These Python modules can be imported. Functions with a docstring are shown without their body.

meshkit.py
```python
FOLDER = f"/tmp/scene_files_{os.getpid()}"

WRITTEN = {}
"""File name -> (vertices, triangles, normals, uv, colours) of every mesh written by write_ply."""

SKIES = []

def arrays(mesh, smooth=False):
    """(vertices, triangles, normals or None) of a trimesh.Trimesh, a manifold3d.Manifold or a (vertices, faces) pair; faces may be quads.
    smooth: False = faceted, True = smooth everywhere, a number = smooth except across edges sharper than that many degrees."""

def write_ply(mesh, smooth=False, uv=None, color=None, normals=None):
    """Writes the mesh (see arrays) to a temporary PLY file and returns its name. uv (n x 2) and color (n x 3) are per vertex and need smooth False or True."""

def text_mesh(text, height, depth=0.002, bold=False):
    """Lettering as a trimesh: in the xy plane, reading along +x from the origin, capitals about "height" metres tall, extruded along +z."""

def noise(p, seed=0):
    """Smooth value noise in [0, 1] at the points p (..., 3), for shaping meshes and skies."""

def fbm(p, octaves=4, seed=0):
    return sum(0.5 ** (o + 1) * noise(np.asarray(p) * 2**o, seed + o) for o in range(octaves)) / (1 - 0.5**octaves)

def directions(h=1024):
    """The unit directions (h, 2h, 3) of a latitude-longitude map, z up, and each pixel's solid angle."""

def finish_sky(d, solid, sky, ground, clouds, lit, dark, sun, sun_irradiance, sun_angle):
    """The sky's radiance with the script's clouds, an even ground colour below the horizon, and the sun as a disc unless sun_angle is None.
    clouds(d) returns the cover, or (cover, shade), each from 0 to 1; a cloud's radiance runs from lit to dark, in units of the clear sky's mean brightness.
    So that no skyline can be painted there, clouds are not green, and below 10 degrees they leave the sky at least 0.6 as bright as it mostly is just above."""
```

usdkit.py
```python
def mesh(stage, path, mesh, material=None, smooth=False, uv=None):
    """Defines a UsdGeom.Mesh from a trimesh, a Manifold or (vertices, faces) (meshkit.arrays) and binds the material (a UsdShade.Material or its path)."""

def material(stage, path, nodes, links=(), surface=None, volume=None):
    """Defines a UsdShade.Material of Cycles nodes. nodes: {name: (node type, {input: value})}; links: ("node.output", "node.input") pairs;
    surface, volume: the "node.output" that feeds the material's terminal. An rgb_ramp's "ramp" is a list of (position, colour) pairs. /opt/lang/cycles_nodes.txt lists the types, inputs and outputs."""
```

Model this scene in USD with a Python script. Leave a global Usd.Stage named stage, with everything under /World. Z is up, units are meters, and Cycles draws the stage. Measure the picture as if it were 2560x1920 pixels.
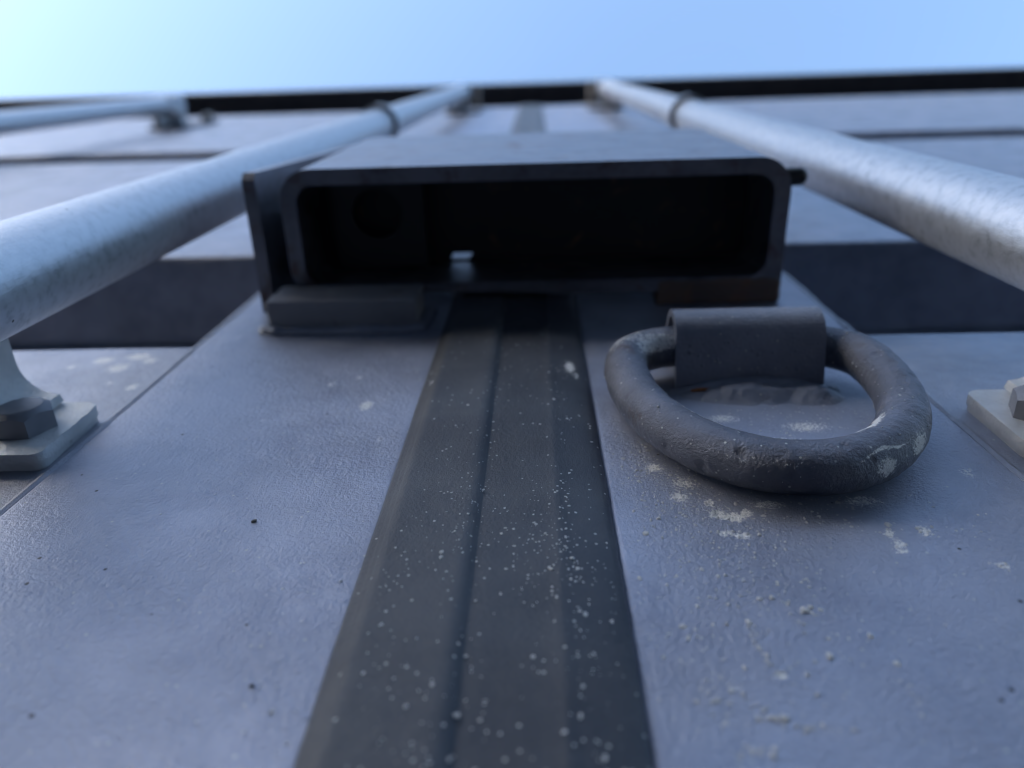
import math
import numpy as np
import trimesh
import shapely.geometry as sg
from pxr import Usd, UsdGeom, UsdLux, UsdShade, Gf, Sdf, Vt
import usdkit
import meshkit

stage = Usd.Stage.CreateInMemory()
UsdGeom.SetStageUpAxis(stage, UsdGeom.Tokens.z)
UsdGeom.SetStageMetersPerUnit(stage, 1.0)
UsdGeom.Xform.Define(stage, '/World')
UsdGeom.Scope.Define(stage, '/World/Looks')
RNG = np.random.default_rng(7)

# ------------------------------------------------------------------ camera, sky, sun, exposure
# The door face is the plane y = 0 (outside is -y); u runs right, w out of the door, v up the door.
# Working unit: 1 mm of layout = S mm of the place; v = 0 is the height of the lens.
S = 0.74
K = S / 1000.0
Z0 = 0.68
LENS_OUT = 110.0                                   # how far the lens stands off the door face (layout mm)

cam = UsdGeom.Camera.Define(stage, '/World/camera')
cam.CreateHorizontalApertureAttr(36.0)
cam.CreateVerticalApertureAttr(27.0)
cam.CreateFocalLengthAttr(36.0 * 1850.0 / 2560.0)
cam.CreateFStopAttr(9.5)
cam.CreateFocusDistanceAttr(0.205 * S)
cam.CreateClippingRangeAttr((0.01, 5000.0))
cam.CreateExposureAttr(2.8)
RIGHT = np.array([0.9991548, 0.03005445, 0.02804301])
DOWN = np.array([-0.01638614, 0.91688273, -0.3988202])
FWD = np.array([-0.03769848, 0.39802361, 0.91660026])
eye = np.array([0, -LENS_OUT * K, Z0])
M = Gf.Matrix4d(*[*map(float, RIGHT), 0, *map(float, -DOWN), 0, *map(float, -FWD), 0, *map(float, eye), 1])
cam.AddTransformOp().Set(M)

SUN_EL, SUN_DIR = math.radians(13.5), np.array([-0.74, -0.67])
SUN_ROT = math.atan2(SUN_DIR[0], SUN_DIR[1])
SKY_STRENGTH = 0.11
SUN_INT = 0.5

sky_mat = usdkit.material(stage, '/World/Looks/sky_look', {
    'sky': ('sky_texture', {'sky_type': 'single_scattering', 'sun_disc': False, 'sun_elevation': SUN_EL, 'sun_rotation': SUN_ROT,
                            'altitude': 0.0, 'air_density': 1.0, 'aerosol_density': 2.2, 'ozone_density': 1.9}),
    'bg': ('background_shader', {'strength': SKY_STRENGTH})},
    [('sky.color', 'bg.color')], surface='bg.background')
dome = UsdLux.DomeLight.Define(stage, '/World/sky')
dome.CreateIntensityAttr(1.0)
UsdShade.MaterialBindingAPI.Apply(dome.GetPrim()).Bind(sky_mat)
dome.GetPrim().SetCustomDataByKey('kind', 'structure')

sun = UsdLux.DistantLight.Define(stage, '/World/sun')
sun.CreateIntensityAttr(SUN_INT)
sun.CreateAngleAttr(0.53)
sun.CreateColorAttr(Gf.Vec3f(1.0, 0.9, 0.78))
sun.GetPrim().CreateAttribute('inputs:normalize', Sdf.ValueTypeNames.Bool).Set(True)
sd = np.array([SUN_DIR[0] * math.cos(SUN_EL), SUN_DIR[1] * math.cos(SUN_EL), math.sin(SUN_EL)]); sd /= np.linalg.norm(sd)
sx = np.cross([0, 0, 1.0], sd); sx /= np.linalg.norm(sx); sy = np.cross(sd, sx)
sun.AddTransformOp().Set(Gf.Matrix4d(*[*map(float, sx), 0, *map(float, sy), 0, *map(float, sd), 0, 0, 0, 10, 1]))

# ------------------------------------------------------------------ helpers
used = {}


def path_for(name, parent):
    base = (parent.GetPath().pathString if parent is not None else '/World') + '/' + name
    n = used.get(base, 0)
    used[base] = n + 1
    return base if n == 0 else f'{base}_{n:03d}'


origin = {}


def thing(name, label, cat, at, group=None):
    x = UsdGeom.Xform.Define(stage, path_for(name, None))
    o = np.array([at[0] * K, -at[1] * K, Z0 + at[2] * K])
    x.AddTranslateOp().Set(Gf.Vec3d(*map(float, o)))
    p = x.GetPrim()
    origin[p.GetPath().pathString] = o
    tag(p, label, cat, group)
    return p


def tag(p, label=None, cat=None, group=None, kind=None):
    for k, t in (('label', label), ('category', cat), ('group', group), ('kind', kind)):
        if t:
            p.SetCustomDataByKey(k, t)


def part(name, m, look, parent, smooth=30, attr=None, label=None, kind=None):
    """One Mesh prim from a shape in layout mm, axes (u, -w, v)."""
    v, f, n = meshkit.arrays(m, smooth)
    o = origin[parent.GetPath().pathString] if parent is not None else np.zeros(3)
    pts = v * K + np.array([0, 0, Z0]) - o
    path = path_for(name, parent)
    g = UsdGeom.Mesh.Define(stage, path)
    g.CreatePointsAttr(Vt.Vec3fArray.FromNumpy(pts.astype(np.float32)))
    g.CreateFaceVertexCountsAttr(Vt.IntArray.FromNumpy(np.full(len(f), 3, np.int32)))
    g.CreateFaceVertexIndicesAttr(Vt.IntArray.FromNumpy(f.astype(np.int32).ravel()))
    g.CreateSubdivisionSchemeAttr('none')
    if n is not None:
        g.CreateNormalsAttr(Vt.Vec3fArray.FromNumpy(n.astype(np.float32)))
        g.SetNormalsInterpolation('vertex')
    for a, vals in (attr or {}).items():
        UsdGeom.PrimvarsAPI(g).CreatePrimvar(a, Sdf.ValueTypeNames.FloatArray, 'vertex').Set(Vt.FloatArray.FromNumpy(np.asarray(vals, np.float32)))
    UsdShade.MaterialBindingAPI.Apply(g.GetPrim()).Bind(look)
    origin[path] = o
    tag(g.GetPrim(), label, None, None, kind)
    return g.GetPrim()


def join(*ms):
    return trimesh.util.concatenate([trimesh.Trimesh(m.vertices, m.faces, process=False) for m in ms])


def block(u0, u1, w0, w1, v0, v1, r=0.0, n=(1, 1, 1)):
    """A box in layout mm with rounded edges of radius r, cut n times along each axis."""
    lo, hi = np.array([u0, -w1, v0], float), np.array([u1, -w0, v1], float)
    if r == 0:
        m = trimesh.creation.box(hi - lo)
        m.apply_translation((lo + hi) / 2)
        return m
    ax = []
    for k in range(3):
        inner = np.linspace(lo[k] + r, hi[k] - r, n[k] + 1)
        ax.append(np.unique(np.r_[lo[k], lo[k] + 0.3 * r, inner, hi[k] - 0.3 * r, hi[k]]))
    V, F = [], []
    base = 0
    for k in range(3):
        a, b = (k + 1) % 3, (k + 2) % 3
        A, B = np.meshgrid(ax[a], ax[b], indexing='ij')
        na, nb = A.shape
        idx = np.arange(na * nb).reshape(na, nb)
        q = np.stack([idx[:-1, :-1], idx[1:, :-1], idx[1:, 1:], idx[:-1, 1:]], -1).reshape(-1, 4)
        for side, c in ((0, lo[k]), (1, hi[k])):
            P = np.zeros((na * nb, 3))
            P[:, k], P[:, a], P[:, b] = c, A.ravel(), B.ravel()
            V.append(P)
            qq = q if side else q[:, ::-1]
            F.append(np.vstack([qq[:, [0, 1, 2]], qq[:, [0, 2, 3]]]) + base)
            base += len(P)
    V, F = np.vstack(V), np.vstack(F)
    c = np.clip(V, lo + r, hi - r)
    d = V - c
    V = c + d / np.maximum(np.linalg.norm(d, axis=1, keepdims=True), 1e-9) * r
    m = trimesh.Trimesh(V, F, process=False)
    m.merge_vertices(digits_vertex=4)
    m.update_faces(m.nondegenerate_faces())
    return m


def roughen(m, amount, size, seed=0, octaves=3):
    n = np.array(m.vertex_normals)
    h = meshkit.fbm(np.array(m.vertices) / size + 37.3, octaves, seed) - 0.5
    m.vertices = np.array(m.vertices) + n * (h * 2 * amount)[:, None]
    return m


def tube(pts, radius, sides=16, closed=False, squash=None):
    """Sweep of a circle along pts (layout axes); radius may vary. squash scales the section across -w."""
    p = np.asarray(pts, float)
    r = np.broadcast_to(np.asarray(radius, float), (len(p),))
    t = (np.roll(p, -1, 0) - np.roll(p, 1, 0)) if closed else np.gradient(p, axis=0)
    t /= np.linalg.norm(t, axis=1, keepdims=True)
    ref = np.array([0, -1.0, 0])
    a = ref - t * (t @ ref)[:, None]
    bad = np.linalg.norm(a, axis=1) < 1e-3
    a[bad] = [1, 0, 0]
    a /= np.linalg.norm(a, axis=1, keepdims=True)
    b = np.cross(t, a)
    ang = np.arange(sides) * 2 * np.pi / sides
    k = 1.0 if squash is None else squash
    V = p[:, None] + r[:, None, None] * (k * np.cos(ang)[None, :, None] * a[:, None] + np.sin(ang)[None, :, None] * b[:, None])
    n = len(p)
    i, j = np.meshgrid(np.arange(n if closed else n - 1), np.arange(sides), indexing='ij')
    i2, j2 = (i + 1) % n, (j + 1) % sides
    q = np.stack([i * sides + j, i * sides + j2, i2 * sides + j2, i2 * sides + j], -1).reshape(-1, 4)
    F = np.vstack([q[:, [0, 1, 2]], q[:, [0, 2, 3]]])
    V = V.reshape(-1, 3)
    if not closed:
        c0, c1 = len(V), len(V) + 1
        V = np.vstack([V, p[0], p[-1]])
        js = np.arange(sides)
        F = np.vstack([F, np.stack([np.full(sides, c0), (js + 1) % sides, js], 1), np.stack([np.full(sides, c1), (n - 1) * sides + js, (n - 1) * sides + (js + 1) % sides], 1)])
    m = trimesh.Trimesh(V, F, process=False)
    m.fix_normals()
    return m


def sheet(A, B, fn):
    """Grid surface; fn(a, b) -> (u, w, v) arrays. Wound so that it faces out of the door."""
    a, b = np.meshgrid(A, B, indexing='ij')
    u, w, v = fn(a, b)
    V = np.stack([u, -w, v], -1).reshape(-1, 3)
    idx = np.arange(a.size).reshape(a.shape)
    q = np.stack([idx[:-1, :-1], idx[1:, :-1], idx[1:, 1:], idx[:-1, 1:]], -1).reshape(-1, 4)
    F = np.vstack([q[:, [0, 1, 2]], q[:, [0, 2, 3]]])
    m = trimesh.Trimesh(V, F, process=False)
    if m.face_normals[:, 1].mean() > 0:
        m = trimesh.Trimesh(V, F[:, ::-1], process=False)
    return m


def along(*segs):
    """Sample positions: along((start, stop, step), ...)"""
    return np.unique(np.concatenate([np.arange(a, b + 1e-6, s) for a, b, s in segs]).round(4))


def extrude(poly, v0, v1):
    """Shapely polygon in (u, -w) extruded up the door."""
    m = trimesh.creation.extrude_polygon(poly, v1 - v0, engine='earcut')
    m.apply_translation([0, 0, v0])
    return m


def heap(u0, u1, v0, v1, blobs, step=0.8, base=-0.4, seed=0, rough=0.5):
    """Lumpy run of weld metal as a height field over the door face: blobs (u, v, a, b, height)."""
    def fn(a, b):
        h = np.full(a.shape, base)
        wob = meshkit.fbm(np.stack([a / 4, b / 4, a * 0], -1), 3, seed) - 0.5
        for bu, bv, ra, rb, hh in blobs:
            d = 1 - ((a - bu) / ra) ** 2 - ((b - bv) / rb) ** 2 + wob * 0.3
            h = np.maximum(h, base + (hh - base) * np.exp(-np.maximum(1 - d, 0) ** 1.6))
        return a, h + rough * wob * (h > base + 0.2), b
    return sheet(np.arange(u0, u1 + step, step), np.arange(v0, v1 + step, step), fn)


# ------------------------------------------------------------------ materials
def look(name, nodes, links, surface='p.BSDF'):
    return usdkit.material(stage, '/World/Looks/' + name, nodes, links, surface=surface)


def coated(name, base, base2, rough, peel=0.00012, peel_scale=900.0, chalk=(0.92, 0.92, 0.9), dust=0.0, dust_scale=14.0, rust=0.0, rust_colour=(0.11, 0.045, 0.025), metallic=0.0, specks=0.0, spec=0.5, fine=0.35, stretch=None, mottle_scale=30.0, dark_specks=0.0, ior=1.5):
    """A painted, rubber or zinc surface: mottled colour, orange-peel relief, chalk where the mesh carries a 'chalk' value, dust and rust spots."""
    N = {
        'g': ('geometry', {}),
        'mottle': ('noise_texture', {'scale': mottle_scale, 'detail': 5.0, 'roughness': 0.62}),
        'base': ('mix_color', {'a': base, 'b': base2}),
        'mr': ('map_range', {'from_min': 0.36, 'from_max': 0.64, 'clamp': True}),
        'peel': ('noise_texture', {'scale': peel_scale, 'detail': 4.0, 'roughness': 0.62}),
        'grain': ('noise_texture', {'scale': peel_scale * 4.3, 'detail': 2.0, 'roughness': 0.6}),
        'wave': ('noise_texture', {'scale': peel_scale * 0.14, 'detail': 1.0}),
        'h1': ('math', {'math_type': 'multiply_add', 'value2': fine}),
        'h2': ('math', {'math_type': 'multiply_add', 'value2': 0.8}),
        'bump': ('bump', {'strength': 1.0, 'distance': peel}),
        'bv': ('noise_texture', {'scale': 22.0, 'detail': 3.0}),
        'bs': ('map_range', {'from_min': 0.35, 'from_max': 0.65, 'to_min': 0.5, 'to_max': 1.0, 'clamp': True}),
        'chalk': ('attribute', {'attribute': 'chalk'}),
        'cn': ('noise_texture', {'scale': 1500.0, 'detail': 5.0, 'roughness': 0.7, 'distortion': 0.6}),
        'cm': ('math', {'math_type': 'add'}),
        'cr': ('map_range', {'from_min': 0.98, 'from_max': 1.1, 'clamp': True, 'to_max': 0.92}),
        'withchalk': ('mix_color', {'b': chalk}),
        'rough': ('map_range', {'from_min': 0.3, 'from_max': 0.7, 'to_min': rough - 0.07, 'to_max': rough + 0.07}),
        'met': ('math', {'math_type': 'multiply_add', 'value2': -metallic, 'value3': metallic, 'use_clamp': True}),
        'p': ('principled_bsdf', {'specular_ior_level': spec, 'ior': ior}),
    }
    src = 'g.position'
    L = []
    if stretch:
        N['map'] = ('mapping', {'scale': stretch})
        L.append(('g.position', 'map.vector'))
        src = 'map.vector'
    L += [('g.position', 'mottle.vector'), (src, 'peel.vector'), (src, 'grain.vector'), ('g.position', 'wave.vector'), ('g.position', 'cn.vector'),
          ('g.position', 'bv.vector'), ('bv.fac', 'bs.value'), ('bs.result', 'bump.strength'), ('mottle.fac', 'mr.value'), ('mr.result', 'base.fac'),
          ('grain.fac', 'h1.value1'), ('peel.fac', 'h1.value3'), ('wave.fac', 'h2.value1'), ('h1.value', 'h2.value3'), ('h2.value', 'bump.height'), ('bump.normal', 'p.normal'),
          ('chalk.fac', 'cm.value1'), ('cn.fac', 'cm.value2'), ('cm.value', 'cr.value'), ('cr.result', 'withchalk.fac'),
          ('mottle.fac', 'rough.value'), ('rough.result', 'p.roughness')]
    colour = 'base.result'
    if dust:
        N['dn'] = ('noise_texture', {'scale': dust_scale, 'detail': 6.0, 'roughness': 0.7})
        N['dr'] = ('map_range', {'from_min': 0.4, 'from_max': 0.75, 'to_max': dust, 'clamp': True})
        N['dm'] = ('mix_color', {'b': (0.26, 0.27, 0.28)})
        L += [('g.position', 'dn.vector'), ('dn.fac', 'dr.value'), ('dr.result', 'dm.fac'), (colour, 'dm.a')]
        colour = 'dm.result'
    if rust:
        N['rn'] = ('noise_texture', {'scale': 95.0, 'detail': 6.0, 'roughness': 0.66, 'distortion': 0.4})
        N['rr'] = ('map_range', {'from_min': 0.66 - 0.25 * rust, 'from_max': 0.78 - 0.2 * rust, 'to_max': 0.85, 'clamp': True})
        N['rc'] = ('mix_color', {'b': rust_colour})
        L += [('g.position', 'rn.vector'), ('rn.fac', 'rr.value'), ('rr.result', 'rc.fac'), (colour, 'rc.a')]
        colour = 'rc.result'
    for tag_, amount, col, sc, seed in (('l', specks, (0.5, 0.51, 0.5), 620.0, 0.0), ('d', dark_specks, (0.02, 0.02, 0.02), 420.0, 3.7)):
        if amount:
            N['v' + tag_] = ('voronoi_texture', {'scale': sc})
            N['vm' + tag_] = ('mapping', {'location': (seed, seed, seed)})
            N['vd' + tag_] = ('map_range', {'from_min': 0.13, 'from_max': 0.2, 'to_min': 1.0, 'to_max': 0.0, 'clamp': True})
            N['vs' + tag_] = ('separate_color', {})
            N['vt' + tag_] = ('math', {'math_type': 'greater_than', 'value2': 1.0 - amount})
            N['vx' + tag_] = ('math', {'math_type': 'multiply'})
            N['vc' + tag_] = ('mix_color', {'b': col})
            L += [('g.position', f'vm{tag_}.vector'), (f'vm{tag_}.vector', f'v{tag_}.vector'), (f'v{tag_}.distance', f'vd{tag_}.value'), (f'v{tag_}.color', f'vs{tag_}.color'), (f'vs{tag_}.r', f'vt{tag_}.value1'),
                  (f'vd{tag_}.result', f'vx{tag_}.value1'), (f'vt{tag_}.value', f'vx{tag_}.value2'), (f'vx{tag_}.value', f'vc{tag_}.fac'), (colour, f'vc{tag_}.a')]
            colour = f'vc{tag_}.result'
    L += [('cr.result', 'met.value1'), ('met.value', 'p.metallic'), (colour, 'withchalk.a'), ('withchalk.result', 'p.base_color')]
    return look(name, N, L)


PAINT = coated('grey_door_paint', (0.3, 0.328, 0.425), (0.37, 0.4, 0.505), 0.36, peel=0.0006, peel_scale=950.0, specks=0.1, dark_specks=0.03, dust=0.08, metallic=0.5, ior=1.6)
PAINT_SMOOTH = coated('grey_door_paint_flat', (0.21, 0.228, 0.292), (0.33, 0.352, 0.435), 0.36, peel=0.0005, peel_scale=1300.0, specks=0.06, dust=0.3, dust_scale=9.0, metallic=0.5, ior=1.6)
RING_PAINT = coated('grey_ring_paint', (0.1, 0.108, 0.142), (0.18, 0.192, 0.24), 0.29, peel=0.0005, peel_scale=1500.0, specks=0.25, dust=0.06, dust_scale=45.0, rust=0.2, rust_colour=(0.09, 0.055, 0.04), metallic=0.6, ior=1.6)
STRAP_PAINT = coated('grey_strap_paint', (0.2, 0.218, 0.285), (0.27, 0.292, 0.37), 0.36, peel=0.0005, peel_scale=900.0, specks=0.3, dust=0.08, metallic=0.1, ior=1.6)
RUBBER = coated('black_rubber', (0.02, 0.024, 0.037), (0.033, 0.039, 0.056), 0.42, peel=0.0003, peel_scale=1500.0, specks=0.16, dust=0.16, dust_scale=45.0, ior=1.5)
RUBBER_DUSTY = coated('dusty_rubber', (0.032, 0.037, 0.051), (0.049, 0.055, 0.072), 0.44, peel=0.0003, peel_scale=1500.0, specks=0.16, dust=0.22, dust_scale=45.0, ior=1.5)
DARK_STEEL = coated('dark_primed_steel', (0.13, 0.134, 0.163), (0.21, 0.216, 0.256), 0.34, peel=0.0004, peel_scale=900.0, rust=0.5, rust_colour=(0.1, 0.052, 0.036), dust=0.08, metallic=0.65, ior=1.6)
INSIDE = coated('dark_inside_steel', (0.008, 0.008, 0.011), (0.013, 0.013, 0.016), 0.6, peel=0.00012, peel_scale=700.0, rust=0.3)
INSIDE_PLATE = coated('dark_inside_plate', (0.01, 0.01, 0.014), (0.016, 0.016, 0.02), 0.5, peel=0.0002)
WELD_PAINT = coated('painted_weld', (0.22, 0.238, 0.305), (0.29, 0.312, 0.39), 0.32, peel=0.0004, peel_scale=1200.0, specks=0.12, dust=0.05, metallic=0.2, ior=1.6)
RAIL_PAINT = coated('dark_rail_paint', (0.06, 0.06, 0.075), (0.09, 0.09, 0.108), 0.4, dust=0.1)
BLOCK_STEEL = coated('rough_dark_steel', (0.3, 0.3, 0.335), (0.42, 0.42, 0.46), 0.4, peel=0.0012, peel_scale=900.0, rust=0.35, rust_colour=(0.09, 0.055, 0.042), dust=0.25, dust_scale=60.0, metallic=0.15)
ZINC = coated('galvanised_zinc', (0.43, 0.447, 0.475), (0.53, 0.548, 0.58), 0.38, peel=0.00014, peel_scale=900.0, metallic=0.75, stretch=(1.0, 1.0, 0.45), dark_specks=0.04, mottle_scale=330.0, fine=0.6)
ZINC_ROUGH = coated('weathered_zinc', (0.58, 0.6, 0.62), (0.76, 0.78, 0.8), 0.42, peel=0.0005, peel_scale=900.0, metallic=0.2, dark_specks=0.06, rust=0.22, rust_colour=(0.12, 0.1, 0.08), mottle_scale=220.0, dust=0.45, dust_scale=110.0)
BOLT_STEEL = coated('dull_bolt_steel', (0.17, 0.178, 0.21), (0.24, 0.25, 0.29), 0.5, peel=0.0001, peel_scale=900.0, metallic=0.3, dust=0.25, dust_scale=90.0)
CREAM = coated('chipped_cream_paint', (0.17, 0.155, 0.145), (0.26, 0.24, 0.22), 0.5, rust=0.3)
CONCRETE = coated('yard_concrete', (0.035, 0.035, 0.037), (0.05, 0.05, 0.052), 0.9, peel=0.002, peel_scale=60.0, mottle_scale=1.5)
RUST = coated('bare_rust', (0.25, 0.09, 0.03), (0.38, 0.16, 0.06), 0.8, peel=0.0002, peel_scale=1200.0, mottle_scale=600.0)
BLACK_RUBBER = coated('rubber_cap', (0.02, 0.02, 0.022), (0.03, 0.03, 0.033), 0.5)
DROP = look('dried_drop', {'g': ('geometry', {}), 'r': ('rgb_ramp', {'ramp': [(0.0, (0.55, 0.56, 0.57)), (0.55, (0.72, 0.72, 0.72)), (1.0, (0.95, 0.93, 0.88))]}),
                           'p': ('principled_bsdf', {'roughness': 0.55})}, [('g.random_per_island', 'r.fac'), ('r.color', 'p.base_color')])
CRUMB = look('dark_grit', {'g': ('geometry', {}), 'n': ('noise_texture', {'scale': 2500.0}), 'r': ('rgb_ramp', {'ramp': [(0.3, (0.09, 0.085, 0.085)), (0.7, (0.26, 0.24, 0.22))]}),
                           'p': ('principled_bsdf', {'roughness': 0.7})}, [('g.position', 'n.vector'), ('n.fac', 'r.fac'), ('r.color', 'p.base_color')])

# ------------------------------------------------------------------ ground
gm = trimesh.creation.box([1, 1, 1])
ground = UsdGeom.Mesh.Define(stage, '/World/ground')
ground.CreatePointsAttr([(-900, -900, 0), (900, -900, 0), (900, 900, 0), (-900, 900, 0)])
ground.CreateFaceVertexCountsAttr([4])
ground.CreateFaceVertexIndicesAttr([0, 1, 2, 3])
ground.CreateSubdivisionSchemeAttr('none')
UsdShade.MaterialBindingAPI.Apply(ground.GetPrim()).Bind(CONCRETE)
tag(ground.GetPrim(), kind='structure')

# ------------------------------------------------------------------ shipping container (everything behind the doors)
VB, VT = -700.0, 2160.0                           # foot and head of the doors
UL, UR = -1730.0, 1710.0                          # outer sides
V_GROUND = -Z0 / K
ROOF = 2560.0
box_ = thing('shipping_container', 'dark top rail of the steel container closing the view under the sky', 'container', (0, -60, V_GROUND))
hd = sg.Polygon([(-60, 2412), (50, 2412), (52, 2416), (52, 2548), (30, ROOF), (-60, ROOF)])
hm = trimesh.creation.extrude_polygon(hd, UR - UL, engine='earcut')          # (w, v, u)
hm = trimesh.Trimesh(np.stack([hm.vertices[:, 2] + UL, -hm.vertices[:, 0], hm.vertices[:, 1]], 1), hm.faces, process=False)
hm.fix_normals()
part('top_rail', hm, RAIL_PAINT, box_)
part('head_seal', block(UL + 70, UR - 70, -60, -22, VT + 2, 2411), BLACK_RUBBER, box_)
part('roof', block(UL, UR, -8200, -60.5, ROOF - 60, ROOF - 2), PAINT_SMOOTH, box_)
part('side_wall', block(UL, UL + 60, -8200, -61, V_GROUND + 180, ROOF - 61), PAINT_SMOOTH, box_)
part('side_wall', block(UR - 60, UR, -8200, -61, V_GROUND + 180, ROOF - 61), PAINT_SMOOTH, box_)
part('corner_post', block(UL, UL + 60, -60, 0, V_GROUND + 120, 2411), PAINT_SMOOTH, box_)
part('corner_post', block(UR - 60, UR, -60, 0, V_GROUND + 120, 2411), PAINT_SMOOTH, box_)
part('sill', block(UL, UR, -120, 4, V_GROUND + 2, V_GROUND + 119), PAINT_SMOOTH, box_)
part('floor', block(UL + 1, UR - 1, -8200, -121, V_GROUND + 60, V_GROUND + 179), PAINT_SMOOTH, box_)
part('end_wall', block(UL + 61, UR - 61, -8200, -8140, V_GROUND + 180, ROOF - 61), PAINT_SMOOTH, box_)

# the row of stacked containers that faces these doors across the yard
across = None
YARD = coated('dark_blue_container_paint', (0.03, 0.035, 0.05), (0.045, 0.05, 0.065), 0.5, mottle_scale=2.0)
for row in range(2):
    for col in range(11):
        x0, y0, z0 = -34.1 + col * 6.2, -6.2, 0.02 + row * 2.62
        pr = [(x0, y0 - 2.44), (x0 + 6.06, y0 - 2.44)]
        e = []
        k_ = x0 + 6.06
        while k_ > x0 + 0.3:
            e += [(k_, y0), (k_ - 0.1, y0), (k_ - 0.14, y0 - 0.036), (k_ - 0.24, y0 - 0.036)]
            k_ -= 0.28
        pl = sg.Polygon(pr + e + [(x0, y0)])
        mm = trimesh.creation.extrude_polygon(pl, 2.59, engine='earcut')
        mm.apply_translation([0, 0, z0])
        xf = thing('stacked_container', 'dark blue corrugated container in the two-high row across the yard', 'container', (0, 0, V_GROUND), 'containers stacked across the yard')
        mm.vertices = (np.array(mm.vertices) - [0, 0, Z0]) / K
        part('corrugated_body', mm, YARD, xf, False)

# its neighbours in the same row, closed end walls flush with the doors
for x0 in [1.36 + k_ * 2.55 for k_ in range(6)] + [-1.38 - 2.44 - k_ * 2.55 for k_ in range(6)]:
    mm = trimesh.creation.box([2.44, 6.06, 2.59])
    mm.apply_translation([x0 + 1.22, 0.03 + 3.03, 0.02 + 1.295])
    mm.vertices = (np.array(mm.vertices) - [0, 0, Z0]) / K
    xf = thing('neighbour_container', 'dark blue container standing beside the doors in the same row', 'container', (0, 0, V_GROUND), 'containers standing in the same row')
    part('plain_body', mm, YARD, xf, False)

# ------------------------------------------------------------------ the two doors
LEFT_STILE, RIGHT_STILE = (-150.0, -42.0), (18.0, 134.0)
RECESS = [(305.0, 478.0), (1065.0, 1185.0)]


def chalk_field(u, v, spots):
    c = np.zeros(np.shape(u))
    for su, sv, a, b, s in spots:
        c = np.maximum(c, (s + 0.1) * np.exp(-(((u - su) / a) ** 2 + ((v - sv) / b) ** 2)))
    return c


def stile(u0, u1, spots, seed):
    r = 2.0
    q = np.radians(np.arange(0, 91, 22.5))
    left = [(u0, -50.0), (u0, -r)] + [(u0 + r - r * math.cos(t), -r + r * math.sin(t)) for t in q[1:]]
    right = [(2 * (u0 + u1) / 2 - a, b) for a, b in left[::-1]]
    mid = [(x, 0.0) for x in np.arange(u0 + r + 1.5, u1 - r - 0.7, 1.5)]
    prof = np.array(left + mid + right)
    B = along((VB, 40, 60), (60, 380, 1.5), (400, VT, 45), (VT, VT, 1))

    def fn(a, b):
        k = a.astype(int)
        u, w = prof[k, 0], prof[k, 1]
        return u, w + 0.5 * (meshkit.fbm(np.stack([u / 45, b / 60, 0 * u], -1), 2, seed) - 0.5) * (w > -1), b
    m = sheet(np.arange(len(prof)), B, fn)
    return m, {'chalk': chalk_field(m.vertices[:, 0], m.vertices[:, 2], spots)}


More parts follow.
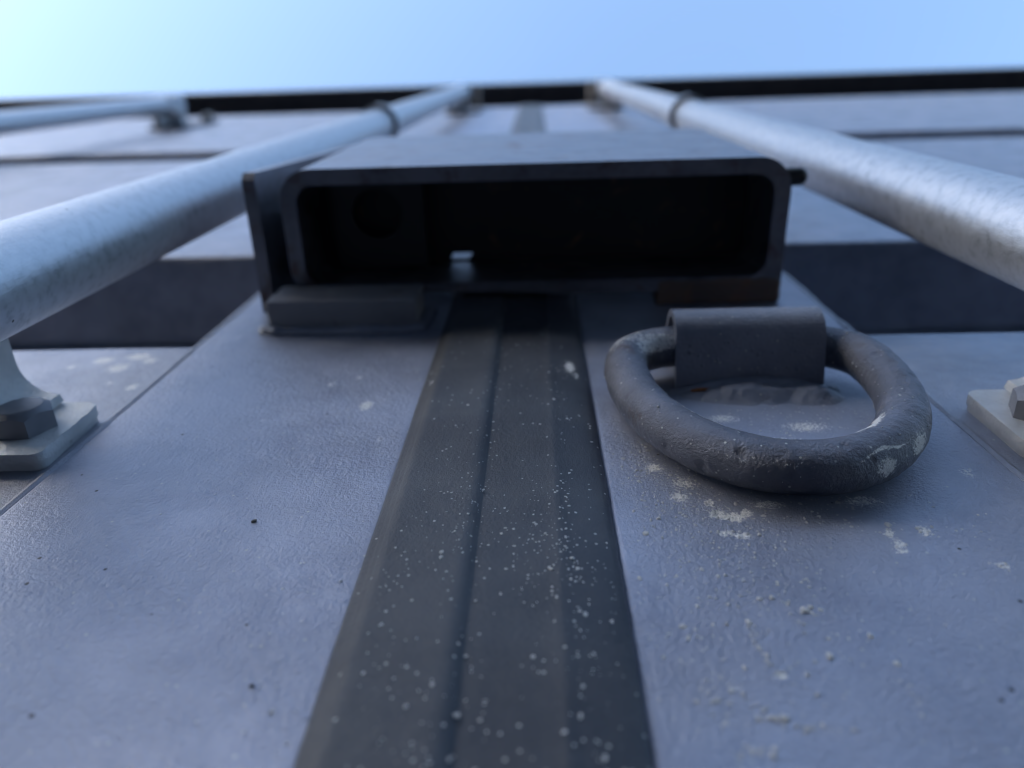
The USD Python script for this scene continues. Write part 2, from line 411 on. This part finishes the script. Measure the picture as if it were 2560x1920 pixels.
def panel(u0, u1, spots, seed):
    prof = [(VB, -1.5)]
    slope = 15.0
    for a, b in RECESS:
        prof += [(a - 3, -1.5), (a, -2.2), (a + 2, -4.5), (a + slope, -54), (a + slope + 3, -56), (b - slope - 3, -56), (b - slope, -54), (b - 2, -4.5), (b, -2.2), (b + 3, -1.5)]
    prof += [(VT, -1.5)]
    prof = np.array(prof)
    B = along((VB, 80, 60), (100, 320, 2), (320, 520, 3), (550, 1040, 40), (1050, 1200, 5), (1240, VT, 60), (VT, VT, 1), *[(x, x, 1) for x in prof[:, 0]])
    A = along((60, 160, 2), (170, 300, 10), (340, 1500, 60)) - 60
    A = A / A[-1]

    def fn(a, b):
        u = u0 + (u1 - u0) * a
        w = np.interp(b, prof[:, 0], prof[:, 1])
        return u, w + 1.6 * (meshkit.fbm(np.stack([u / 140, b / 170, 0 * u], -1), 2, seed) - 0.5), b
    m = sheet(A, B, fn)
    return m, {'chalk': chalk_field(m.vertices[:, 0], m.vertices[:, 2], spots)}


def seam(u, seed, w=-1.9, r=2.2):
    v = along((VB, 0, 25), (10, 420, 3), (440, VT - 20, 25))
    n = meshkit.fbm(np.stack([v / 9, 0 * v, 0 * v], -1), 3, seed) - 0.5
    return tube(np.stack([u + 0.8 * n, np.full(len(v), -w), v], 1), r * (1 + 0.35 * n), 10)


L_SPOTS = [(-61.7, 236, 4, 7, 0.62), (-79, 256, 3, 6, 0.5), (-70, 262, 3, 5, 0.5), (-95, 225, 2.5, 4, 0.45), (-52, 210, 3, 5, 0.45)]
LP_SPOTS = [(-186, 289, 7, 7, 0.62), (-175, 280, 7, 8, 0.62), (-173, 293, 8, 6, 0.65), (-165, 288, 6, 6, 0.58), (-159, 260, 4, 6, 0.6), (-170, 264, 4, 4, 0.5), (-196, 282, 5, 6, 0.5), (-158, 205, 3, 5, 0.5)]
R_SPOTS = [(33, 190, 4, 4, 0.62), (37.5, 174, 4, 4, 0.62), (45, 171, 3, 4, 0.56), (46, 165.5, 4, 3.5, 0.68), (50, 164, 4, 3.5, 0.68), (53.5, 166, 3, 3, 0.62), (46, 157, 3, 2.5, 0.6), (50, 156, 4, 2.5, 0.62),
           (86, 156, 2.5, 3, 0.6), (86.7, 152, 2, 3, 0.64), (86, 149, 3, 2, 0.6), (40, 181, 7, 6, 0.5), (60, 170, 9, 4, 0.5), (85, 171, 10, 5, 0.5), (95, 157, 3, 4, 0.56), (106, 143, 4, 3, 0.5),
           (45.5, 110, 3, 2, 0.6), (36, 107, 3, 2, 0.5), (97, 97, 6, 5, 0.4), (60, 222, 12, 6, 0.5), (85, 215, 14, 7, 0.5), (75, 205, 14, 6, 0.45), (28, 235, 4, 10, 0.45), (120, 185, 4, 8, 0.45)]

dl = thing('container_door', 'left grey steel door, its painted stile beside the seal carrying the steel block', 'door', (-96, 0, VB))
m, at = stile(*LEFT_STILE, L_SPOTS, 3)
part('stile', m, PAINT, dl, True, at)
m, at = panel(-149, UL + 66, LP_SPOTS, 5)
part('corrugated_panel', m, PAINT_SMOOTH, dl, 40)
used[dl.GetPath().pathString + '/corrugated_panel'] = 0
part('corrugated_panel', m, PAINT_SMOOTH, dl, True, at)
part('weld_seam', seam(-150.3, 11), WELD_PAINT, dl)

dr = thing('container_door', 'right grey steel door with white dried splashes below the lashing ring', 'door', (76, 0, VB))
m, at = stile(*RIGHT_STILE, R_SPOTS, 13)
part('stile', m, PAINT, dr, True, at)
m, at = panel(133, UR - 66, [(150, 190, 3, 4, 0.5), (144, 205, 3, 6, 0.45)], 15)
part('corrugated_panel', m, PAINT_SMOOTH, dr, True, at)
part('weld_seam', seam(134.3, 21), WELD_PAINT, dr)

# ------------------------------------------------------------------ the rubber seal between the doors
SEAL_L = np.array([(-43.5, -8), (-43.3, 0.9), (-42.6, 1.5), (-41.2, 1.7), (-40.6, 2.4), (-39.6, 2.6), (-39.0, 3.3), (-38.0, 3.6), (-37.2, 3.8), (-36, 3.8), (-33, 3.9), (-28, 4.1), (-23, 4.4), (-20.5, 4.6), (-19.0, 4.6), (-17.8, 4.3), (-16.8, 3.7), (-15.6, 2.4)])
SEAL_R = np.array([(-19.0, -8), (-19.0, 2.4), (-17.1, 2.6), (-14, 2.9), (-8, 3.1), (-2, 3.4), (2.0, 3.7), (3.2, 4.0), (4.4, 4.05), (5.6, 3.7), (7, 3.5), (10, 3.1), (13.5, 2.6), (16.0, 2.0), (17.6, 1.1), (18.4, 0.2), (18.6, -1.5), (18.6, -8)])
_all = np.vstack([SEAL_L[1:-1], SEAL_R[3:-2]])


def seal_w(u):
    return np.interp(u, _all[:, 0], _all[:, 1])


def seal_strip(prof, seed, spots):
    pts = []
    for (a, b), (c, d) in zip(prof[:-1], prof[1:]):
        n = max(1, int(math.hypot(c - a, d - b) / 1.6))
        pts += [(a + (c - a) * t / n, b + (d - b) * t / n) for t in range(n)]
    pts = np.array(pts + [tuple(prof[-1])])
    B = along((VB, 40, 60), (60, 400, 2), (430, VT, 45), (VT, VT, 1))

    def fn(a, b):
        k = a.astype(int)
        u, w = pts[k, 0], pts[k, 1]
        return u + 0.5 * (meshkit.fbm(np.stack([b / 30, 0 * b, 0 * b], -1), 2, seed) - 0.5), w + 0.35 * (meshkit.fbm(np.stack([u / 25, b / 40, 0 * u], -1), 2, seed) - 0.5), b
    m = sheet(np.arange(len(pts)), B, fn)
    return m, {'chalk': chalk_field(m.vertices[:, 0], m.vertices[:, 2], spots)}


seal = thing('door_seal', 'black rubber seal strip running up between the two doors, speckled with dried drops', 'door seal', (-12, 0, VB))
m, at = seal_strip(SEAL_L, 31, [(-40, 250, 2, 4, 0.5)])
part('seal_lip', m, RUBBER_DUSTY, seal, True, at, label='paler dusty left lip of the rubber seal')
m, at = seal_strip(SEAL_R, 33, [(11.5, 262, 3, 9, 0.66), (14, 254, 2, 6, 0.6)])
part('seal_lip', m, RUBBER, seal, True, at, label='darker right lip of the rubber seal')


# dried drops: small flattened domes of mineral dirt that stand on the paint and on the rubber
def domes(us, ws, vs, rs, flat=0.45):
    ring_a = np.arange(7) * 2 * np.pi / 7
    unit = [(math.cos(t), math.sin(t), 0.0) for t in ring_a] + [(0.72 * math.cos(t + .3), 0.72 * math.sin(t + .3), 0.75) for t in ring_a] + [(0, 0, 1.0)]
    unit = np.array(unit)
    F = []
    for i in range(7):
        j = (i + 1) % 7
        F += [(i, j, 7 + i), (j, 7 + j, 7 + i), (7 + i, 7 + j, 14)]
    F = np.array(F)
    n = len(us)
    jit = 1 + 0.28 * (RNG.random((n, 15, 1)) - 0.5) * 2
    st = np.stack([rs * RNG.uniform(0.75, 1.25, n), rs * RNG.uniform(0.75, 1.5, n), rs * flat * RNG.uniform(0.6, 1.2, n)], 1)
    P = unit[None] * jit * st[:, None]
    V = np.stack([us[:, None] + P[..., 0], -(ws[:, None] - 0.05 + P[..., 2]), vs[:, None] + P[..., 1]], -1)
    return trimesh.Trimesh(V.reshape(-1, 3), (F[None] + (np.arange(n) * 15)[:, None, None]).reshape(-1, 3)[:, ::-1], process=False)


n = 2800
us, vs = RNG.uniform(-37, 16, n), 75 + 260 * RNG.random(n) ** 1.15
rs = np.clip(0.17 * np.exp(RNG.normal(0, 0.5, n)), 0.1, 0.7)
keep = meshkit.fbm(np.stack([us / 16, vs / 40, 0 * us], -1), 2, 5) > RNG.uniform(0.2, 0.75, n)
# a run of drops along the ridge on the right lip
n2 = 150
u2, v2 = 6.5 + RNG.normal(0, 1.0, n2), RNG.uniform(80, 250, n2)
u2 = np.where(v2 < 130, u2 + (130 - v2) * 0.05, u2)
r2 = np.clip(0.22 * np.exp(RNG.normal(0, 0.45, n2)), 0.1, 0.7)
us, vs, rs = np.r_[us[keep], u2], np.r_[vs[keep], v2], np.r_[rs[keep], r2]
part('dried_drops', domes(us, seal_w(us), vs, rs), DROP, seal, True, kind='stuff')


def scatter_right():
    U, V, R_ = [], [], []

    def cloud(n, u, v, su, sv, r=0.24, spread=0.5):
        U.append(RNG.normal(u, su, n)), V.append(RNG.normal(v, sv, n)), R_.append(np.clip(r * np.exp(RNG.normal(0, spread, n)), 0.1, 0.9))

    def trail(n, pts, s, r=0.3):
        pts = np.array(pts)
        t = RNG.uniform(0, len(pts) - 1, n)
        i = t.astype(int).clip(0, len(pts) - 2)
        p = pts[i] + (pts[i + 1] - pts[i]) * (t - i)[:, None]
        U.append(p[:, 0] + RNG.normal(0, s, n)), V.append(p[:, 1] + RNG.normal(0, s, n)), R_.append(np.clip(r * np.exp(RNG.normal(0, 0.4, n)), 0.12, 0.8))
    cloud(420, 32, 190, 7, 16, 0.17)
    cloud(260, 42, 165, 9, 12, 0.2)
    cloud(240, 48, 140, 12, 14, 0.21)
    cloud(220, 74, 168, 18, 6, 0.17)
    cloud(80, 88, 165, 9, 6, 0.24)
    cloud(200, 80, 220, 16, 10, 0.15)
    cloud(120, 62, 120, 24, 16, 0.22)
    cloud(120, 28, 120, 6, 22, 0.2)
    trail(26, [(41, 132), (43.6, 124), (43.5, 118), (44.2, 114.7), (46.5, 110)], 0.7)
    trail(40, [(38.3, 104.2), (40, 100.1), (43.2, 98.8), (46.7, 97.9), (49.7, 97.5), (54.9, 96.7)], 0.9, 0.34)
    trail(14, [(33.5, 92.5), (39.8, 92.2)], 0.8, 0.36)
    trail(14, [(68.4, 108.5), (68.8, 100)], 0.6, 0.24)
    trail(20, [(93.5, 159), (97, 154.5)], 0.6, 0.26)
    trail(16, [(103, 145), (108, 141)], 0.7, 0.26)
    trail(30, [(86, 157), (86.5, 149)], 1.0, 0.26)
    trail(24, [(36, 112), (30, 104), (34, 98)], 2.0, 0.3)
    u, v, r = np.concatenate(U), np.concatenate(V), np.concatenate(R_)
    ok = (u > 20.5) & (u < 131) & (v > 70) & (v < 300)
    return u[ok], v[ok], r[ok]


us, vs, rs = scatter_right()
part('dried_drops', domes(us, 0 * us + 0.05, vs, rs), DROP, dr, True, kind='stuff')
n = 230
us, vs = RNG.uniform(-148, -45, n), 80 + 230 * RNG.random(n)
us = np.where(RNG.random(n) < 0.5, -46 - np.abs(RNG.normal(0, 14, n)), us)
rs = np.clip(0.16 * np.exp(RNG.normal(0, 0.5, n)), 0.08, 0.55)
part('dried_drops', domes(us, 0 * us + 0.05, vs, rs), DROP, dl, True, kind='stuff')

# grit stuck to the paint
for (u, v, a, d, tilt) in ((-76.6, 164, 0.6, dl, 0.6), (-57.1, 107.4, 0.42, dl, 0.2)):
    g = roughen(trimesh.creation.icosphere(3, 1.0), 0.28, 0.8, int(a * 100))
    g.vertices = np.array(g.vertices) * [a * 1.3, a * 0.75, a * 0.8]
    c, s = math.cos(tilt), math.sin(tilt)
    g.vertices = np.stack([g.vertices[:, 0] * c - g.vertices[:, 2] * s, g.vertices[:, 1], g.vertices[:, 0] * s + g.vertices[:, 2] * c], 1) + [u, -a * 0.5, v]
    part('grit_crumb', g, CRUMB, d, True)

# ------------------------------------------------------------------ lashing ring: ring, strap, weld
lr = thing('lashing_ring', 'painted steel lashing ring hanging from a bent strap welded to the right door', 'lashing ring', (73, 0, 165))
t = np.linspace(0, 2 * np.pi, 220, endpoint=False)
CU, CV, A_ = 72.5, 234.0, 42.5
cu, sv_ = np.cos(t), np.sin(t)
pu = CU + A_ * np.sign(cu) * np.abs(cu) ** np.where(sv_ > 0, 0.62, 0.98)
pv = CV + np.where(sv_ > 0, 26.5 * np.abs(sv_) ** 0.62, -58.5 * np.abs(sv_) ** 0.98)
pw = 7.7 + 4.0 * np.clip((pv - 172) / 90, 0, 1)
P = np.stack([pu, -pw, pv], 1)
seg = np.r_[0, np.cumsum(np.linalg.norm(np.diff(np.vstack([P, P[:1]]), axis=0), axis=1))]
ev = np.linspace(0, seg[-1], 640, endpoint=False)
P = np.stack([np.interp(ev, seg, np.r_[P[:, k], P[0, k]]) for k in range(3)], 1)
for _ in range(14):
    P = (np.roll(P, 1, 0) + 2 * P + np.roll(P, -1, 0)) / 4
ring = roughen(tube(P, 7.5, 72, True), 0.3, 6.0, 4)
ring = roughen(ring, 0.12, 1.3, 9, 2)
# dents and flaked paint: shallow pits
rn_ = np.array(ring.vertex_normals)
rv0 = np.array(ring.vertices)
for k in np.random.default_rng(3).choice(len(rv0), 46, replace=False):
    d2 = ((rv0 - rv0[k]) ** 2).sum(1)
    rr = 0.5 + 1.3 * ((k * 7919) % 100) / 100
    ring.vertices = np.array(ring.vertices) - rn_ * (0.32 * rr * np.exp(-(d2 / rr ** 2) ** 2))[:, None]
rv = np.array(ring.vertices)
ang = np.degrees(np.arctan2(rv[:, 2] - CV, rv[:, 0] - CU))
top = -rv[:, 1]
inner = np.hypot((rv[:, 0] - CU) / 42.5, (rv[:, 2] - CV) / np.where(rv[:, 2] > CV, 26.5, 58.5))
ch = np.zeros(len(rv))
ch = np.maximum(ch, 0.6 * np.exp(-((ang + 66) / 16) ** 2 - ((top - 13.6) / 2.2) ** 2 - ((inner - 0.93) / 0.07) ** 2))
ch = np.maximum(ch, 0.62 * np.exp(-((ang + 95) / 4) ** 2 - ((top - 13) / 2.5) ** 2 - ((inner - 0.99) / 0.08) ** 2))
ch = np.maximum(ch, 0.5 * np.exp(-((ang + 73) / 5) ** 2 - ((top - 9) / 4.5) ** 2) * (inner > 1))
ch = np.maximum(ch, 0.52 * np.exp(-((ang + 58) / 7) ** 2 - ((top - 10.5) / 4) ** 2) * (inner > 0.95))
ch = np.maximum(ch, 0.5 * np.exp(-((ang + 125) / 25) ** 2 - ((top - 14.5) / 1.5) ** 2 - ((inner - 0.92) / 0.06) ** 2))
ch = np.maximum(ch, 0.46 * np.exp(-((ang - 150) / 30) ** 2 - ((top - 16) / 5) ** 2))
line = np.abs(top - 12.6 - 0.9 * np.sin(np.radians(ang) * 9) - 0.5 * np.sin(np.radians(ang) * 23))
ch = np.maximum(ch, 0.5 * np.exp(-(line / 0.6) ** 2 - ((ang + 72) / 15) ** 2) * (inner > 0.93))
ch = np.maximum(ch, 0.3 * np.exp(-((ang + 105) / 40) ** 2 - ((top - 12) / 3) ** 2))
part('ring', ring, RING_PAINT, lr, True, {'chalk': ch * 1.42})

pick = np.random.default_rng(12)
rfin = np.array(ring.vertices)
ok = np.flatnonzero((-rfin[:, 1] > 3.0))
kk = pick.choice(ok, 420, replace=False)
keepk = meshkit.fbm(rfin[kk] / 14 + 5, 2, 3) > pick.uniform(0.3, 0.65, len(kk))
kk = kk[keepk]
bl = trimesh.creation.icosphere(1, 1.0)
rr = np.clip(0.16 * np.exp(pick.normal(0, 0.45, len(kk))), 0.08, 0.5)
part('dried_drops', trimesh.Trimesh((bl.vertices[None] * rr[:, None, None] + rfin[kk][:, None]).reshape(-1, 3), (bl.faces[None] + (np.arange(len(kk)) * len(bl.vertices))[:, None, None]).reshape(-1, 3), process=False), DROP, lr, True, kind='stuff')

sw, st_, sr = (49.0, 102.0), 2.7, 10.8          # strap: along u, thickness, outer bend radius
VC, WT = 261.0, 25.0
q = np.radians(np.arange(180, -1, -10))
outer = [(246.6, -1.0)] + [(VC + sr * math.cos(x), WT - sr + sr * math.sin(x)) for x in np.radians(np.arange(168, -1, -8))] + [(VC + sr + 0.6, -1.0)]
ri = sr - st_
inn = [(VC + ri + 0.6, -1.0)] + [(VC + ri * math.cos(x), WT - sr + ri * math.sin(x)) for x in np.radians(np.arange(0, 169, 8))] + [(246.6 + st_, -1.0)]
sp = sg.Polygon(outer + inn)
sp = sp.buffer(-0.35, join_style=1).buffer(0.35, join_style=1)
sm = trimesh.creation.extrude_polygon(sp, sw[1] - sw[0], engine='earcut')    # (v, w, u)
sm = trimesh.Trimesh(np.stack([sm.vertices[:, 2] + sw[0], -sm.vertices[:, 1], sm.vertices[:, 0]], 1), sm.faces, process=False)
sm.fix_normals()
part('strap', sm, STRAP_PAINT, lr, 35)
a0, a1 = np.array([246.6, 0.0]), np.array([VC + sr * math.cos(math.radians(168)), WT - sr + sr * math.sin(math.radians(168))])
nb = 90
tt, uu = 0.25 + 0.78 * pick.random(nb) ** 0.8, pick.uniform(sw[0] + 3, sw[1] - 2, nb)
cl = meshkit.fbm(np.stack([uu / 9, tt * 3, 0 * uu], -1), 2, 8) > 0.42
tt, uu = tt[cl], uu[cl]
vv, ww = a0[0] + (a1[0] - a0[0]) * tt, a0[1] + (a1[1] - a0[1]) * tt
br = np.clip(0.36 * np.exp(pick.normal(0, 0.45, len(uu))), 0.15, 0.85)
blist = bl.vertices[None] * br[:, None, None] * np.array([1, 1, 0.55]) + np.stack([uu, -ww, vv], 1)[:, None]
part('paint_blisters', trimesh.Trimesh(blist.reshape(-1, 3), (bl.faces[None] + (np.arange(len(uu)) * len(bl.vertices))[:, None, None]).reshape(-1, 3), process=False), STRAP_PAINT, lr, True, kind='stuff')
wb = part('weld_bead', heap(46, 106, 226, 253, [(57, 241, 6, 4, 1.6), (64, 240, 8, 5, 2.6), (71, 241, 11, 7, 4.4), (79, 240, 11, 6, 3.7), (87, 241, 11, 5.5, 3.4), (94, 239.5, 9, 7, 3.6), (77, 245, 24, 4.5, 4.4)], 0.6, seed=6, rough=0.5), WELD_PAINT, lr, True)
ck = np.array([(53.5, 240.6), (56.5, 242.0), (59.5, 241.8), (62.5, 243.4), (60, 240.6), (57, 240.6)])
cr = trimesh.creation.extrude_polygon(sg.Polygon(ck).buffer(0.25), 0.7, engine='earcut')
cr = trimesh.Trimesh(np.stack([cr.vertices[:, 0], -(cr.vertices[:, 2] + 1.5), cr.vertices[:, 1]], 1), cr.faces, process=False)
cr.fix_normals()
part('rust_crack', cr, RUST, lr, label='orange rust showing in a crack of the weld')

# ------------------------------------------------------------------ lock box over the seal
lb = thing('lock_box', 'open dark steel lock box of flat rectangular tube bridging both doors over the seal', 'lock box', (0, 0, 348))
B0, B1, BW0, BW1 = -120.0, 116.0, 6.5, 68.0


def rrect(u0, u1, w0, w1, r, ru=None):
    s = sg.box(u0 + r, -w1 + r, u1 - r, -w0 - r)
    return s.buffer(r, quad_segs=10)


shape = rrect(B0, B1, BW0, BW1, 15.0).union(sg.box(B0 + 60, -BW0 - 20, B1, -BW0)).union(sg.box(B1 - 30, -20, B1, -BW0)) .difference(rrect(B0 + 7.5, B1 - 7.5, BW0 + 6.5, BW1 - 7.5, 8.5)).difference(sg.Polygon([(-57, -6), (-57, -8.6), (-20, -8.2), (-2, -7.4), (14, -6)]))
tb = extrude(shape.simplify(0.02), 348, 505)
tb = tb.subdivide_to_size(5.0)
tv = np.array(tb.vertices)
front = tv[:, 2] < 349
tv[front, 2] += 1.3 * (meshkit.fbm(tv[front] / 9.0, 3, 8) - 0.5)
tb = trimesh.Trimesh(tv, tb.faces, process=False)
part('tube_shell', tb, DARK_STEEL, lb, 35)
# far plate with the slot where daylight comes through
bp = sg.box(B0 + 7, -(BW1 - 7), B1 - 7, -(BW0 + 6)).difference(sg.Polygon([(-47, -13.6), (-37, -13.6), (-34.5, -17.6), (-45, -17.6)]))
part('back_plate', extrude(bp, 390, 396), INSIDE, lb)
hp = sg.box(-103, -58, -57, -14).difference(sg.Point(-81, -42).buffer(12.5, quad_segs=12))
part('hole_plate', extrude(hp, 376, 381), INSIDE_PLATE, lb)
part('foot_weld', roughen(block(57, 116.5, -0.6, 12.0, 346.6, 362, 2.5, (36, 8, 8)), 1.5, 5, 3), coated('rusty_weld', (0.1, 0.075, 0.07), (0.17, 0.11, 0.085), 0.6, peel=0.0008, rust=0.6, rust_colour=(0.2, 0.1, 0.06)), lb, True, label='rusty weld under the right foot of the lock box')
part('foot_weld', roughen(block(-113, -60, -0.6, 7.0, 350, 362, 2.5, (24, 3, 6)), 1.6, 7, 4), DARK_STEEL, lb, True)
fl = sg.Polygon([(346, 0.5), (575, 0.5), (570, 58), (350, 67), (346.5, 64)])
fm = trimesh.creation.extrude_polygon(fl, 6.0, engine='earcut')             # (v, w, u)
fm = trimesh.Trimesh(np.stack([fm.vertices[:, 2] - 136.0, -fm.vertices[:, 1], fm.vertices[:, 0]], 1), fm.faces, process=False)
fm.fix_normals()
part('side_flange', fm, DARK_STEEL, lb)
part('web', block(-130.0, -120.1, 4, 40, 400, 500), DARK_STEEL, lb)
pin = trimesh.creation.cylinder(3.6, 10, sections=24)
pin.apply_transform(trimesh.transformations.rotation_matrix(np.pi / 2, [0, 1, 0]))
pin.apply_translation([119.5, -56, 368])
pp = part('lock_pin', pin, DARK_STEEL, lb)
capm = trimesh.creation.capsule(4, 4.4, count=[20, 16])
capm.apply_transform(trimesh.transformations.rotation_matrix(np.pi / 2, [0, 1, 0]))
capm.apply_translation([123.0 - capm.bounds[:, 0].mean(), -56 - capm.bounds[:, 1].mean(), 368 - capm.bounds[:, 2].mean()])
part('pin_cap', capm, BLACK_RUBBER, pp)

# ------------------------------------------------------------------ stop block on the left door
sb = thing('stop_block', 'rough rectangular steel block welded on the left door under the lock box', 'steel block', (-89, 0, 320))
bm = roughen(block(-123.5, -55.0, 0.8, 14.4, 317.5, 343.5, 1.1, (50, 10, 18)), 0.55, 6.0, 9)
part('block', bm, BLOCK_STEEL, sb, True)
path = np.array([(-126, 343), (-126.5, 332), (-125, 318), (-119, 316.0), (-100, 315.6), (-80, 316.0), (-62, 315.8), (-54, 318), (-53.5, 330), (-52.8, 343)])
s_ = np.r_[0, np.cumsum(np.linalg.norm(np.diff(path, axis=0), axis=1))]
e_ = np.arange(0, s_[-1], 1.2)
bu, bv = np.interp(e_, s_, path[:, 0]), np.interp(e_, s_, path[:, 1])
nn = meshkit.fbm(np.stack([e_ / 5, 0 * e_, 0 * e_], -1), 3, 14) - 0.5
part('weld_bead', tube(np.stack([bu, np.full(len(bu), -0.3), bv], 1), 3.3 * (1 + 0.7 * nn), 14, squash=0.8), WELD_PAINT, sb, True)

# ------------------------------------------------------------------ galvanised lock rods
def rod(name, label, u, v_end, group):
    r = thing(name, label, 'lock rod', (u, 50, VB), group)
    v = along((VB, 100, 50), (110, 700, 12), (740, v_end, 30), (v_end, v_end, 1))
    tm = tube(np.stack([np.full(len(v), u), np.full(len(v), -50.0), v], 1), 17.0, 64)
    part('pipe', tm, ZINC, r, 40)
    col = trimesh.creation.annulus(17.1, 22.5, 12.0, sections=48)
    col.apply_translation([u, -50, 880])
    part('collar', col, ZINC, r, 40)
    cam_ = [block(u - 17, u + 17, 33, 67, v_end - 60, v_end + 12, 3), block(u - 9, u + 9, 8, 40, v_end - 10, v_end + 26, 3)]
    part('cam_end', join(*cam_), ZINC, r, 40)
    return r


RODS = 'galvanised lock rods running up the doors'
rod('lock_rod', 'galvanised lock rod left of the lock box, running up the left door', -176.0, 1960.0, RODS)
rod('lock_rod', 'galvanised lock rod right of the lock box, running up the right door', 170.0, 1960.0, RODS)
rod('lock_rod', 'outer galvanised lock rod at the far left edge under the top rail', -800.0, 1740.0, RODS)


def keeper(label, u, v, side, top=58):
    k = thing('cam_keeper', label, 'cam keeper', (u, 0, v), 'cam keepers at the rod ends')
    part('keeper_plate', block(u - 42, u + 42, -0.9, 6, v - 70, v + 120, 2), BOLT_STEEL, k, 40)
    part('jaw', block(u - side * 26 - 7, u - side * 26 + 7, 5, top, v + 70, v + 116, 2), CREAM, k, 40, label='jaw with chipped cream paint')
    part('jaw', block(u + side * 24 - 8, u + side * 24 + 8, 5, 34, v - 60, v + 60, 2), ZINC, k, 40)
    return k


keeper('cam keeper gripping the top end of the left inner lock rod', -176.0, 1960.0, -1)
keeper('cam keeper gripping the top end of the right inner lock rod', 170.0, 1960.0, 1)
keeper('cam keeper at the end of the outer lock rod, far left', -800.0, 1740.0, -1, 24)


# ------------------------------------------------------------------ rod brackets bolted to the doors
def hexagon(r):
    return sg.Polygon([(r * math.cos(a), r * math.sin(a)) for a in np.radians(np.arange(6) * 60 + 7)])


def bracket(label, u, v, s):
    """s = +1: the foot points to the right of the rod, -1: to the left."""
    b = thing('rod_bracket', label, 'bracket', (u, 0, v), 'galvanised brackets that carry the lock rods')
    foot = sg.Polygon([(u - s * 34, v - 19), (u + s * 21.5, v - 19), (u + s * 22.5, v - 18), (u + s * 21, v + 17), (u + s * 17, v + 19.5), (u - s * 34, v + 19.5)]).buffer(0).buffer(-3.6).buffer(3.6, quad_segs=6)
    fm_ = trimesh.creation.extrude_polygon(foot, 3.7, engine='earcut').subdivide_to_size(2.2)
    fm_ = trimesh.Trimesh(np.stack([fm_.vertices[:, 0], -(fm_.vertices[:, 2] + 0.9), fm_.vertices[:, 1]], 1), fm_.faces, process=False)
    fm_.fix_normals()
    fv = np.array(fm_.vertices)
    fv += (meshkit.noise(fv[:, :, None].repeat(1, 2)[:, :, 0] / 4.0, 3) - 0.5)[:, None] * np.array([0.5, 0.35, 0.5])
    fm_ = trimesh.Trimesh(fv, fm_.faces, process=False)
    part('base_plate', fm_, ZINC_ROUGH, b, 30)
    pad = trimesh.creation.extrude_polygon(foot.buffer(-0.6), 2.4, engine='earcut')
    pad = trimesh.Trimesh(np.stack([pad.vertices[:, 0], -(pad.vertices[:, 2] - 1.45), pad.vertices[:, 1]], 1), pad.faces, process=False)
    pad.fix_normals()
    part('packing_pad', pad, ZINC_ROUGH, b, 30)
    q_ = np.radians(np.arange(0, 91, 15))
    c0 = (u + s * 7.0, 20.0)
    arc_o = [(c0[0] - s * 12 * math.cos(x), c0[1] - 12 * math.sin(x)) for x in q_]
    arc_i = [(c0[0] - s * 19 * math.cos(x), c0[1] - 15 * math.sin(x)) for x in q_]
    web = sg.Polygon([(u - s * 5.0, 36)] + arc_o + [(c0[0] + s * 1, 5.4)] + [(c0[0], 5.0)] + arc_i[::-1] + [(u - s * 12.0, 36)]).buffer(0)
    wm = extrude(sg.Polygon([(a, -bb) for a, bb in (web if web.geom_type == 'Polygon' else max(web.geoms, key=lambda g: g.area)).exterior.coords]), v + 1, v + 19.3)
    part('upright', wm, ZINC_ROUGH, b, 40)
    hx = trimesh.creation.extrude_polygon(hexagon(9.9), 8.4, engine='earcut').subdivide_to_size(1.6)
    hv = np.array(hx.vertices)
    rad = np.hypot(hv[:, 0], hv[:, 1])
    hv[:, 2] = np.minimum(hv[:, 2], 8.4 - 0.75 * np.maximum(rad - 6.8, 0) - 0.02 * rad)
    hx = trimesh.Trimesh(np.stack([hv[:, 0] + u + s * 7.0, -(hv[:, 2] + 4.5), hv[:, 1] + v - 0.5], 1), hx.faces, process=False)
    hx.fix_normals()
    part('bolt', hx, BOLT_STEEL, b, 28)
    return b


bracket('galvanised bracket foot with a hex bolt at the left edge, beside the left stile', -176.0, 213.5, 1)
bracket('galvanised bracket foot with a hex bolt at the right edge, beside the right stile', 163.0, 212.0, -1)
